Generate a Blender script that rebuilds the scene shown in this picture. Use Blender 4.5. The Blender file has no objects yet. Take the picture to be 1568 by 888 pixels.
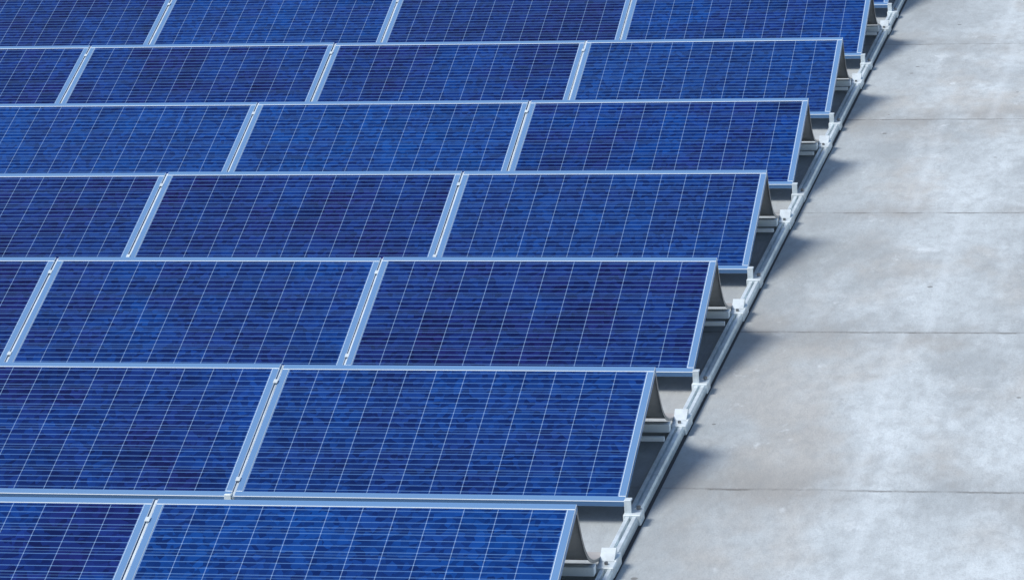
import bpy, bmesh, math, random
from mathutils import Vector, Matrix, Euler
random.seed(7)
S=bpy.context.scene
G=0.12                 # height of panel lower edge over ground
P=1.9729; TH=0.384; W=2.0
PW=1.984; PD=1.0
ROWS=range(-2,11); COLS=8
CT,ST=math.cos(TH),math.sin(TH)

# ------------------------------------------------ helpers
def mat(name):
    m=bpy.data.materials.new(name); m.use_nodes=True
    nt=m.node_tree; b=nt.nodes['Principled BSDF']
    return m,nt,b
def N(nt,t,**kw):
    n=nt.nodes.new(t)
    for k,v in kw.items(): setattr(n,k,v)
    return n
def L(nt,a,b): nt.links.new(a,b)
def M(nt,op,a,b=None,c=None,clamp=False):
    n=nt.nodes.new('ShaderNodeMath'); n.operation=op; n.use_clamp=clamp
    for i,v in enumerate((a,b,c)):
        if v is None: continue
        if isinstance(v,(int,float)): n.inputs[i].default_value=v
        else: nt.links.new(v,n.inputs[i])
    return n.outputs[0]
def MIX(nt,f,a,b,bt='MIX'):
    n=nt.nodes.new('ShaderNodeMix'); n.data_type='RGBA'; n.blend_type=bt
    if isinstance(f,(int,float)): n.inputs[0].default_value=f
    else: nt.links.new(f,n.inputs[0])
    for i,v in ((6,a),(7,b)):
        if isinstance(v,tuple): n.inputs[i].default_value=(*v,1)
        else: nt.links.new(v,n.inputs[i])
    return n.outputs[2]
def RAMP(nt,f,p0,p1,interp='LINEAR'):
    n=nt.nodes.new('ShaderNodeMapRange'); n.interpolation_type='SMOOTHSTEP'
    nt.links.new(f,n.inputs[0]); n.inputs[1].default_value=p0; n.inputs[2].default_value=p1
    return n.outputs[0]
def NOISE(nt,vec,scale,detail=4,rough=.55,dist=0):
    n=nt.nodes.new('ShaderNodeTexNoise'); n.inputs['Scale'].default_value=scale
    n.inputs['Detail'].default_value=detail; n.inputs['Roughness'].default_value=rough
    n.inputs['Distortion'].default_value=dist
    nt.links.new(vec,n.inputs['Vector']); return n.outputs[0]
def MAP(nt,vec,scale=(1,1,1),loc=(0,0,0),rot=0):
    n=nt.nodes.new('ShaderNodeMapping'); n.inputs['Scale'].default_value=scale; n.inputs['Location'].default_value=loc
    n.inputs['Rotation'].default_value=(0,0,rot)
    nt.links.new(vec,n.inputs[0]); return n.outputs[0]

# ------------------------------------------------ materials
def cell_mat():
    m,nt,b=mat('polycrystalline_cells')
    tc=N(nt,'ShaderNodeTexCoord'); sp=N(nt,'ShaderNodeSeparateXYZ'); L(nt,tc.outputs['Object'],sp.inputs[0])
    oi=N(nt,'ShaderNodeObjectInfo')
    u=M(nt,'DIVIDE',M(nt,'ADD',sp.outputs[0],PW-.040),(PW-.080)/12)
    v=M(nt,'DIVIDE',M(nt,'SUBTRACT',sp.outputs[1],.038),(PD-.076)/6)
    fu=M(nt,'ABSOLUTE',M(nt,'SUBTRACT',M(nt,'FRACT',u),.5))
    fv=M(nt,'ABSOLUTE',M(nt,'SUBTRACT',M(nt,'FRACT',v),.5))
    gu=M(nt,'GREATER_THAN',fu,.5-.0125); gv=M(nt,'GREATER_THAN',fv,.5-.0115)
    fb=M(nt,'ABSOLUTE',M(nt,'SUBTRACT',M(nt,'FRACT',M(nt,'MULTIPLY',v,4)),.5))
    bus=M(nt,'LESS_THAN',fb,.065)
    cb=N(nt,'ShaderNodeCombineXYZ'); L(nt,M(nt,'FLOOR',u),cb.inputs[0]); L(nt,M(nt,'FLOOR',v),cb.inputs[1])
    L(nt,M(nt,'MULTIPLY',oi.outputs['Random'],97),cb.inputs[2])
    wn=N(nt,'ShaderNodeTexWhiteNoise'); L(nt,cb.outputs[0],wn.inputs[0])
    wc=N(nt,'ShaderNodeSeparateColor'); L(nt,wn.outputs['Color'],wc.inputs[0])
    va=N(nt,'ShaderNodeVectorMath',operation='ADD'); L(nt,tc.outputs['Object'],va.inputs[0])
    cb2=N(nt,'ShaderNodeCombineXYZ'); L(nt,M(nt,'MULTIPLY',oi.outputs['Random'],31),cb2.inputs[2]); L(nt,cb2.outputs[0],va.inputs[1])
    vo=N(nt,'ShaderNodeTexVoronoi'); vo.inputs['Scale'].default_value=30; L(nt,va.outputs[0],vo.inputs['Vector'])
    vs=N(nt,'ShaderNodeSeparateColor'); L(nt,vo.outputs['Color'],vs.inputs[0])
    pr=N(nt,'ShaderNodeTexWhiteNoise',noise_dimensions='1D'); L(nt,M(nt,'MULTIPLY',oi.outputs['Random'],733),pr.inputs['W'])
    c=MIX(nt,wc.outputs[0],(.0010,.007,.066),(.0015,.024,.155))
    c=MIX(nt,M(nt,'MULTIPLY',wc.outputs[1],.55),c,(.013,.008,.095))
    n1=NOISE(nt,va.outputs[0],1.6,3)
    c=MIX(nt,M(nt,'MULTIPLY',RAMP(nt,n1,.4,.7),.6),c,(.001,.042,.235))
    c=MIX(nt,M(nt,'MULTIPLY',oi.outputs['Random'],.5),c,(.008,.011,.075))
    c=MIX(nt,M(nt,'MULTIPLY',M(nt,'POWER',pr.outputs[0],2),.45),c,(.002,.055,.26))
    # crystal facets: light and dark grains
    c=MIX(nt,1.0,c,MIX(nt,vs.outputs[0],(.55,.55,.62),(1.5,1.6,1.4)),'MULTIPLY')
    c=MIX(nt,M(nt,'MULTIPLY',bus,.62),c,(.12,.26,.52))
    c=MIX(nt,M(nt,'MULTIPLY',gv,.35),c,(.13,.28,.52))
    gs=M(nt,'ADD',M(nt,'MULTIPLY',bus,.45),.38)
    c=MIX(nt,M(nt,'MULTIPLY',gu,gs),c,(.34,.52,.78))
    inu=M(nt,'MULTIPLY',M(nt,'GREATER_THAN',u,0),M(nt,'LESS_THAN',u,12))
    inv=M(nt,'MULTIPLY',M(nt,'GREATER_THAN',v,0),M(nt,'LESS_THAN',v,6))
    c=MIX(nt,M(nt,'MULTIPLY',inu,inv),(.14,.27,.48),c)
    L(nt,c,b.inputs['Base Color'])
    b.inputs['Roughness'].default_value=.35
    b.inputs['Specular IOR Level'].default_value=.04
    b.inputs['Coat Weight'].default_value=.3; b.inputs['Coat Roughness'].default_value=.1; b.inputs['Coat IOR'].default_value=1.35
    return m
def metal(name,col,rough=.4,metallic=.6,var=.25,scale=9,spec=.5):
    m,nt,b=mat(name)
    g=N(nt,'ShaderNodeNewGeometry')
    n=NOISE(nt,g.outputs['Position'],scale,3,.65)
    c=MIX(nt,RAMP(nt,n,.3,.75),col,tuple(x*(1-var) for x in col))
    n2=NOISE(nt,g.outputs['Position'],60,1,.6)
    c=MIX(nt,M(nt,'MULTIPLY',RAMP(nt,n2,.55,.8),.18),c,tuple(x*.55 for x in col))
    L(nt,c,b.inputs['Base Color']); b.inputs['Metallic'].default_value=metallic
    b.inputs['Specular IOR Level'].default_value=spec
    r=M(nt,'ADD',M(nt,'MULTIPLY',n,.25),rough-.12); L(nt,r,b.inputs['Roughness'])
    return m
CELL=cell_mat()
FRAME=metal('anodised_aluminium',(.93,.98,.97),.34,.0,.04,9,.9)
RAIL=metal('galvanised_rail',(.78,.86,.88),.34,.15,.3,9,.8)
SHEET=metal('galvanised_sheet',(.50,.475,.44),.5,.1,.3,5)
BOLT=metal('steel_bolt',(.25,.25,.25),.4,.8)
BACK,_,bb=mat('white_backsheet'); bb.inputs['Base Color'].default_value=(.5,.51,.53,1)
RAIL_SHADE,_,bb=mat('rail_shadow_strip'); bb.inputs['Base Color'].default_value=(.035,.035,.04,1); bb.inputs['Roughness'].default_value=.8  # near-black colour that paints in the shadow line along the rails

def concrete():
    m,nt,b=mat('concrete')
    g=N(nt,'ShaderNodeNewGeometry'); pos=g.outputs['Position']
    sp=N(nt,'ShaderNodeSeparateXYZ'); L(nt,pos,sp.inputs[0]); X,Y=sp.outputs[0],sp.outputs[1]
    JP=2.57;J0=2.48
    med=NOISE(nt,MAP(nt,pos,(1.9,.75,1),(5,2,0),.35),1.5,6,.7,.25)
    wob=M(nt,'MULTIPLY',M(nt,'SUBTRACT',med,.5),.07)
    yy=M(nt,'DIVIDE',M(nt,'ADD',M(nt,'SUBTRACT',Y,J0-100*JP),wob),JP)
    dist=M(nt,'MULTIPLY',M(nt,'SUBTRACT',.5,M(nt,'ABSOLUTE',M(nt,'SUBTRACT',M(nt,'FRACT',yy),.5))),JP)
    row=M(nt,'FLOOR',yy)
    wn=N(nt,'ShaderNodeTexWhiteNoise',noise_dimensions='1D'); L(nt,row,wn.inputs['W'])
    xx=M(nt,'DIVIDE',M(nt,'ADD',M(nt,'ADD',X,M(nt,'MULTIPLY',wn.outputs[0],.5)),100*3.1-1.2),3.1)
    dx=M(nt,'MULTIPLY',M(nt,'SUBTRACT',.5,M(nt,'ABSOLUTE',M(nt,'SUBTRACT',M(nt,'FRACT',xx),.5))),3.1)
    cbn=N(nt,'ShaderNodeCombineXYZ'); L(nt,M(nt,'FLOOR',xx),cbn.inputs[0]); L(nt,row,cbn.inputs[1])
    ws=N(nt,'ShaderNodeTexWhiteNoise'); L(nt,cbn.outputs[0],ws.inputs[0])
    big=NOISE(nt,MAP(nt,pos,(1.3,.7,1),(3,0,0)),.8,4,.6,.2)
    fine=NOISE(nt,MAP(nt,pos,(1,.5,1)),13,4,.75)
    grit=NOISE(nt,pos,70,2,.8)
    warm=NOISE(nt,MAP(nt,pos,(1,.6,1),(-9,4,0)),1.0,4,.65)
    c=MIX(nt,RAMP(nt,big,.30,.62),(.38,.41,.415),(.58,.63,.64))
    c=MIX(nt,M(nt,'MULTIPLY',RAMP(nt,med,.44,.68),.6),c,(.69,.75,.765))
    c=MIX(nt,M(nt,'MULTIPLY',RAMP(nt,warm,.46,.66),.65),c,(.46,.435,.39))
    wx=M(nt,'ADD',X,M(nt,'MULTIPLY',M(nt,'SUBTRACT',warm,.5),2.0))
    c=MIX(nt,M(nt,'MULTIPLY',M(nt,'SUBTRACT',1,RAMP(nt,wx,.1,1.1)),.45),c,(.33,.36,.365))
    c=MIX(nt,1.0,c,MIX(nt,ws.outputs[0],(.93,.93,.93),(1.05,1.05,1.05)),'MULTIPLY')
    c=MIX(nt,M(nt,'MULTIPLY',RAMP(nt,fine,.38,.70),.42),c,(.32,.335,.335))
    c=MIX(nt,M(nt,'MULTIPLY',RAMP(nt,grit,.45,.75),.28),c,(.25,.25,.25))
    lp=NOISE(nt,MAP(nt,pos,(1,.6,1),(21,8,0)),4.2,4,.7)
    c=MIX(nt,M(nt,'MULTIPLY',RAMP(nt,lp,.60,.74),.45),c,(.78,.83,.84))
    near=M(nt,'MULTIPLY',M(nt,'SUBTRACT',1,RAMP(nt,dist,.0,.5)),RAMP(nt,warm,.38,.62))
    c=MIX(nt,M(nt,'MULTIPLY',near,.5),c,(.29,.285,.27))
    jl=M(nt,'MULTIPLY',M(nt,'SUBTRACT',1,RAMP(nt,dist,.002,.022)),M(nt,'ADD',M(nt,'MULTIPLY',RAMP(nt,med,.40,.58),.6),.2))
    c=MIX(nt,jl,c,(.15,.145,.135))
    jx=M(nt,'MULTIPLY',M(nt,'SUBTRACT',1,RAMP(nt,dx,.004,.06)),.16)
    c=MIX(nt,jx,c,(.74,.80,.82))
    vo=N(nt,'ShaderNodeTexVoronoi'); vo.inputs['Scale'].default_value=4.5; L(nt,pos,vo.inputs['Vector'])
    vc=N(nt,'ShaderNodeSeparateColor'); L(nt,vo.outputs['Color'],vc.inputs[0])
    spk=M(nt,'MULTIPLY',M(nt,'LESS_THAN',vo.outputs['Distance'],M(nt,'MULTIPLY',vc.outputs[1],.10)),M(nt,'GREATER_THAN',vc.outputs[0],.68))
    c=MIX(nt,M(nt,'MULTIPLY',spk,.6),c,(.12,.11,.10))
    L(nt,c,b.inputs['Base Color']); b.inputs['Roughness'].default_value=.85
    b.inputs['Specular IOR Level'].default_value=.3
    bp=N(nt,'ShaderNodeBump'); bp.inputs['Strength'].default_value=.6; bp.inputs['Distance'].default_value=.009
    L(nt,fine,bp.inputs['Height']); L(nt,bp.outputs[0],b.inputs['Normal'])
    return m
CONC=concrete()

# ------------------------------------------------ mesh helpers
def new_obj(name,bm,mats,smooth=False):
    me=bpy.data.meshes.new(name); bm.normal_update(); bm.to_mesh(me); bm.free()
    for m in mats: me.materials.append(m)
    o=bpy.data.objects.new(name,me); S.collection.objects.link(o)
    if smooth:
        for p in me.polygons: p.use_smooth=True
    return o
def box(bm,x0,x1,y0,y1,z0,z1,mi=0,bev=0.0,mtx=None):
    r=bmesh.ops.create_cube(bm,size=1)
    vs=r['verts']
    for v in vs:
        v.co=Vector(((x0+x1)/2+v.co.x*(x1-x0),(y0+y1)/2+v.co.y*(y1-y0),(z0+z1)/2+v.co.z*(z1-z0)))
    fs=set(f for v in vs for f in v.link_faces)
    if bev>0:
        es=set(e for v in vs for e in v.link_edges)
        rr=bmesh.ops.bevel(bm,geom=list(es),offset=bev,segments=1,affect='EDGES')
        fs=set(rr['faces'])|set(f for f in fs if f.is_valid)
        vs=set(v for f in fs for v in f.verts)
    for f in fs: f.material_index=mi
    if mtx: bmesh.ops.transform(bm,matrix=mtx,verts=list(vs))
    return vs
def prism(bm,prof,axis,a0,a1,mi=0):
    def pt(p,a): return (a,p[0],p[1]) if axis=='X' else (p[0],a,p[1])
    A=[bm.verts.new(pt(p,a0)) for p in prof]; B=[bm.verts.new(pt(p,a1)) for p in prof]
    n=len(prof); fs=[]
    for i in range(n):
        j=(i+1)%n; fs.append(bm.faces.new((A[i],A[j],B[j],B[i])))
    fs.append(bm.faces.new(A[::-1])); fs.append(bm.faces.new(B))
    for f in fs: f.material_index=mi
    bmesh.ops.recalc_face_normals(bm,faces=fs)
def cyl(bm,x,y,z0,z1,r,mi=0,seg=8):
    rr=bmesh.ops.create_cone(bm,cap_ends=True,segments=seg,radius1=r,radius2=r,depth=z1-z0,matrix=Matrix.Translation((x,y,(z0+z1)/2)))
    for f in set(f for v in rr['verts'] for f in v.link_faces): f.material_index=mi

# ------------------------------------------------ solar panel (shared mesh)
bm=bmesh.new()
FW=.037; FH=.035
box(bm,-PW,0,0,FW,-FH,0,1,.0025); box(bm,-PW,0,PD-FW,PD,-FH,0,1,.0025)
box(bm,-PW,-PW+FW,FW,PD-FW,-FH,-.0008,1,.0025); box(bm,-FW,0,FW,PD-FW,-FH,-.0008,1,.0025)
vs=[bm.verts.new(p) for p in ((-PW+FW,FW,-.004),(-FW,FW,-.004),(-FW,PD-FW,-.004),(-PW+FW,PD-FW,-.004))]
bm.faces.new(vs).material_index=0
vs=[bm.verts.new(p) for p in ((-PW+FW,FW,-.012),(-FW,FW,-.012),(-FW,PD-FW,-.012),(-PW+FW,PD-FW,-.012))]
bm.faces.new(vs[::-1]).material_index=2
box(bm,-PW/2-.06,-PW/2+.06,PD-.20,PD-.08,-.033,-.0125,3,.003)
panel0=new_obj('solar_panel',bm,[CELL,FRAME,BACK,BOLT])
pm=panel0.data
first=True
for i in ROWS:
    for k in range(COLS):
        if first: o=panel0; first=False
        else:
            o=bpy.data.objects.new('solar_panel',pm); S.collection.objects.link(o)
        o.location=(-k*W-.003+random.uniform(-.002,.002),i*P+random.uniform(-.003,.003),G+random.uniform(-.001,.002))
        o.rotation_euler=(TH+random.uniform(-.003,.003),random.uniform(-.0012,.0012),random.uniform(-.001,.001))

# ------------------------------------------------ base rails + feet along each seam
def make_support(xc):
    bm=bmesh.new()
    h=.052;w=.034;s=.008
    prof=[(-w,.006),(w,.006),(w,h-.012),(w-.008,h),(s,h),(s,h-.02),(-s,h-.02),(-s,h),(-w+.008,h),(-w,h-.012)]
    for i in ROWS:
        y0=i*P
        jx=random.uniform(-.006,.006)
        pr=[(xc+jx+a,b) for a,b in prof]
        prism(bm,pr,'Y',y0-.62,y0+P-.632,0)
        box(bm,xc-.044,xc+.046,y0-.625,y0+P-.633,.0005,.0055,2)  # thin dark strip added as painted shadow at the rail's base
        box(bm,xc-w-.009,xc+w+.009,y0-.70,y0-.55,.0058,h+.008,0,.004)
        cyl(bm,xc,y0-.66,h+.006,h+.020,.009,1); cyl(bm,xc,y0-.59,h+.006,h+.020,.009,1)
        box(bm,xc-w-.010,xc+w+.010,y0-.03,y0+.07,.0058,h+.010,0,.004)
        box(bm,xc-.040,xc-.005,y0-.006,y0+.003,h+.008,G+.008,0,.002)
        box(bm,xc-.040,xc-.005,y0+.0035,y0+.035,G-.004,G+.006,0,.002)
        cyl(bm,xc+.02,y0+.05,h+.009,h+.026,.011,1)
        yt=y0+PD*CT-.03; zt=G+PD*ST-.055
        prism(bm,[(yt+.10,.058),(yt+.14,.058),(yt+.012,zt),(yt-.022,zt)],'X',xc-.30,xc-.27,0)
        yd=y0+1.40
        box(bm,xc-w-.012,xc+w+.010,yd-.05,yd+.06,.0058,h+.012,0,.004)
        prism(bm,[(yd-.05,h+.010),(yd+.03,h+.010),(yd+.03,h+.045),(yd+.015,h+.050)],'X',xc-.04,xc+.03,0)
        cyl(bm,xc+.015,yd+.048,h+.01,h+.03,.010,1)
    return new_obj('mounting_rail',bm,[RAIL,BOLT,RAIL_SHADE])
for k in range(COLS+1):
    make_support(.034 if k==0 else -k*W+.006)

# ------------------------------------------------ wind deflector (curved sheet) and cross beams per row
for i in ROWS:
    y0=i*P; yt=y0+PD*CT+.004; zt=G+PD*ST-.02; yb=y0+1.415; zb=.067
    n=14; pts=[]
    for j in range(n+1):
        t=j/n
        y=yt+(yb-yt)*t; z=zt+(zb-zt)*t
        bow=-.10*math.sin(math.pi*t)
        pts.append((y+bow*.65,z+bow*.85))
    pts=[(yt-.03,zt-.002)]+pts+[(yb+.04,zb-.003)]
    for k in range(COLS):
        bm=bmesh.new(); xa=-k*W-PW-.004; xb=-k*W-.004
        inner=[(a-.0022,b-.0022) for a,b in pts]
        prism(bm,pts+inner[::-1],'X',xa,xb,0)
        # folded stiffening lip at the open end
        lip=[(a-.014,b-.012) for a,b in pts[1:-1]]
        prism(bm,[(a-.0024,b-.0024) for a,b in pts[1:-1]]+lip[::-1],'X',xb-.003,xb-.0006,1)
        new_obj('wind_deflector',bm,[SHEET,BOLT])
    bm=bmesh.new()
    xa=-COLS*W; xb=.0
    prism(bm,[(y0+1.17,.058),(y0+1.22,.058),(y0+1.22,.100),(y0+1.17,.100)],'X',xa,xb+.005,0)
    prism(bm,[(y0+1.03,.058),(y0+1.05,.058),(y0+1.05,.080),(y0+1.03,.080)],'X',xa,xb+.003,0)
    new_obj('cross_beam',bm,[FRAME])

# joining strips between neighbouring modules
for i in ROWS:
    bm=bmesh.new()
    R=Matrix.Translation((0,i*P,G))@Matrix.Rotation(TH,4,'X')
    for k in range(1,COLS):
        xs=-k*W+.005
        box(bm,xs-.0048,xs+.0048,.002,.998,-.030,-.009,0,0,R)
        for yy in (.12,.86):
            box(bm,xs-.012,xs+.012,yy-.015,yy+.015,.0012,.0032,0,.001,R)
    new_obj('module_clamp_row',bm,[RAIL])

# ------------------------------------------------ ground
bm=bmesh.new()
bmesh.ops.create_grid(bm,x_segments=2,y_segments=2,size=400)
new_obj('concrete_ground',bm,[CONC])

# ------------------------------------------------ light
w=bpy.data.worlds.new('World'); S.world=w; w.use_nodes=True
nt=w.node_tree; bg=nt.nodes['Background']
sky=nt.nodes.new('ShaderNodeTexSky'); sky.sky_type='NISHITA'; sky.sun_disc=False
SE,SA=54,-112     # elevation, azimuth (deg from +Y towards +X)
sky.sun_elevation=math.radians(SE); sky.sun_rotation=math.radians(SA)
sky.dust_density=1.0; sky.ozone_density=1.0; sky.air_density=1.0
nt.links.new(sky.outputs[0],bg.inputs[0]); bg.inputs[1].default_value=.15
sd=bpy.data.lights.new('sun','SUN'); sd.energy=3.1; sd.angle=math.radians(20); sd.color=(1,.97,.92)
so=bpy.data.objects.new('sun',sd); S.collection.objects.link(so)
dirv=Vector((math.sin(math.radians(SA))*math.cos(math.radians(SE)),math.cos(math.radians(SA))*math.cos(math.radians(SE)),math.sin(math.radians(SE))))
so.rotation_euler=dirv.to_track_quat('Z','Y').to_euler(); so.location=dirv*30

# ------------------------------------------------ camera
cd=bpy.data.cameras.new('camera'); co=bpy.data.objects.new('camera',cd); S.collection.objects.link(co)
co.location=(3.0827,-12.5428,5.4339+G); co.rotation_euler=(1.4563,.0456,.1607)
cd.sensor_width=36; cd.sensor_fit='HORIZONTAL'; cd.lens=math.exp(8.4818)*36/1568
cd.shift_x=-.3219*1000/1568; cd.shift_y=-.8505*1000/1568
cd.clip_end=2000; cd.clip_start=.1
S.camera=co
S.view_settings.view_transform='Standard'; S.view_settings.look='None'; S.view_settings.exposure=0
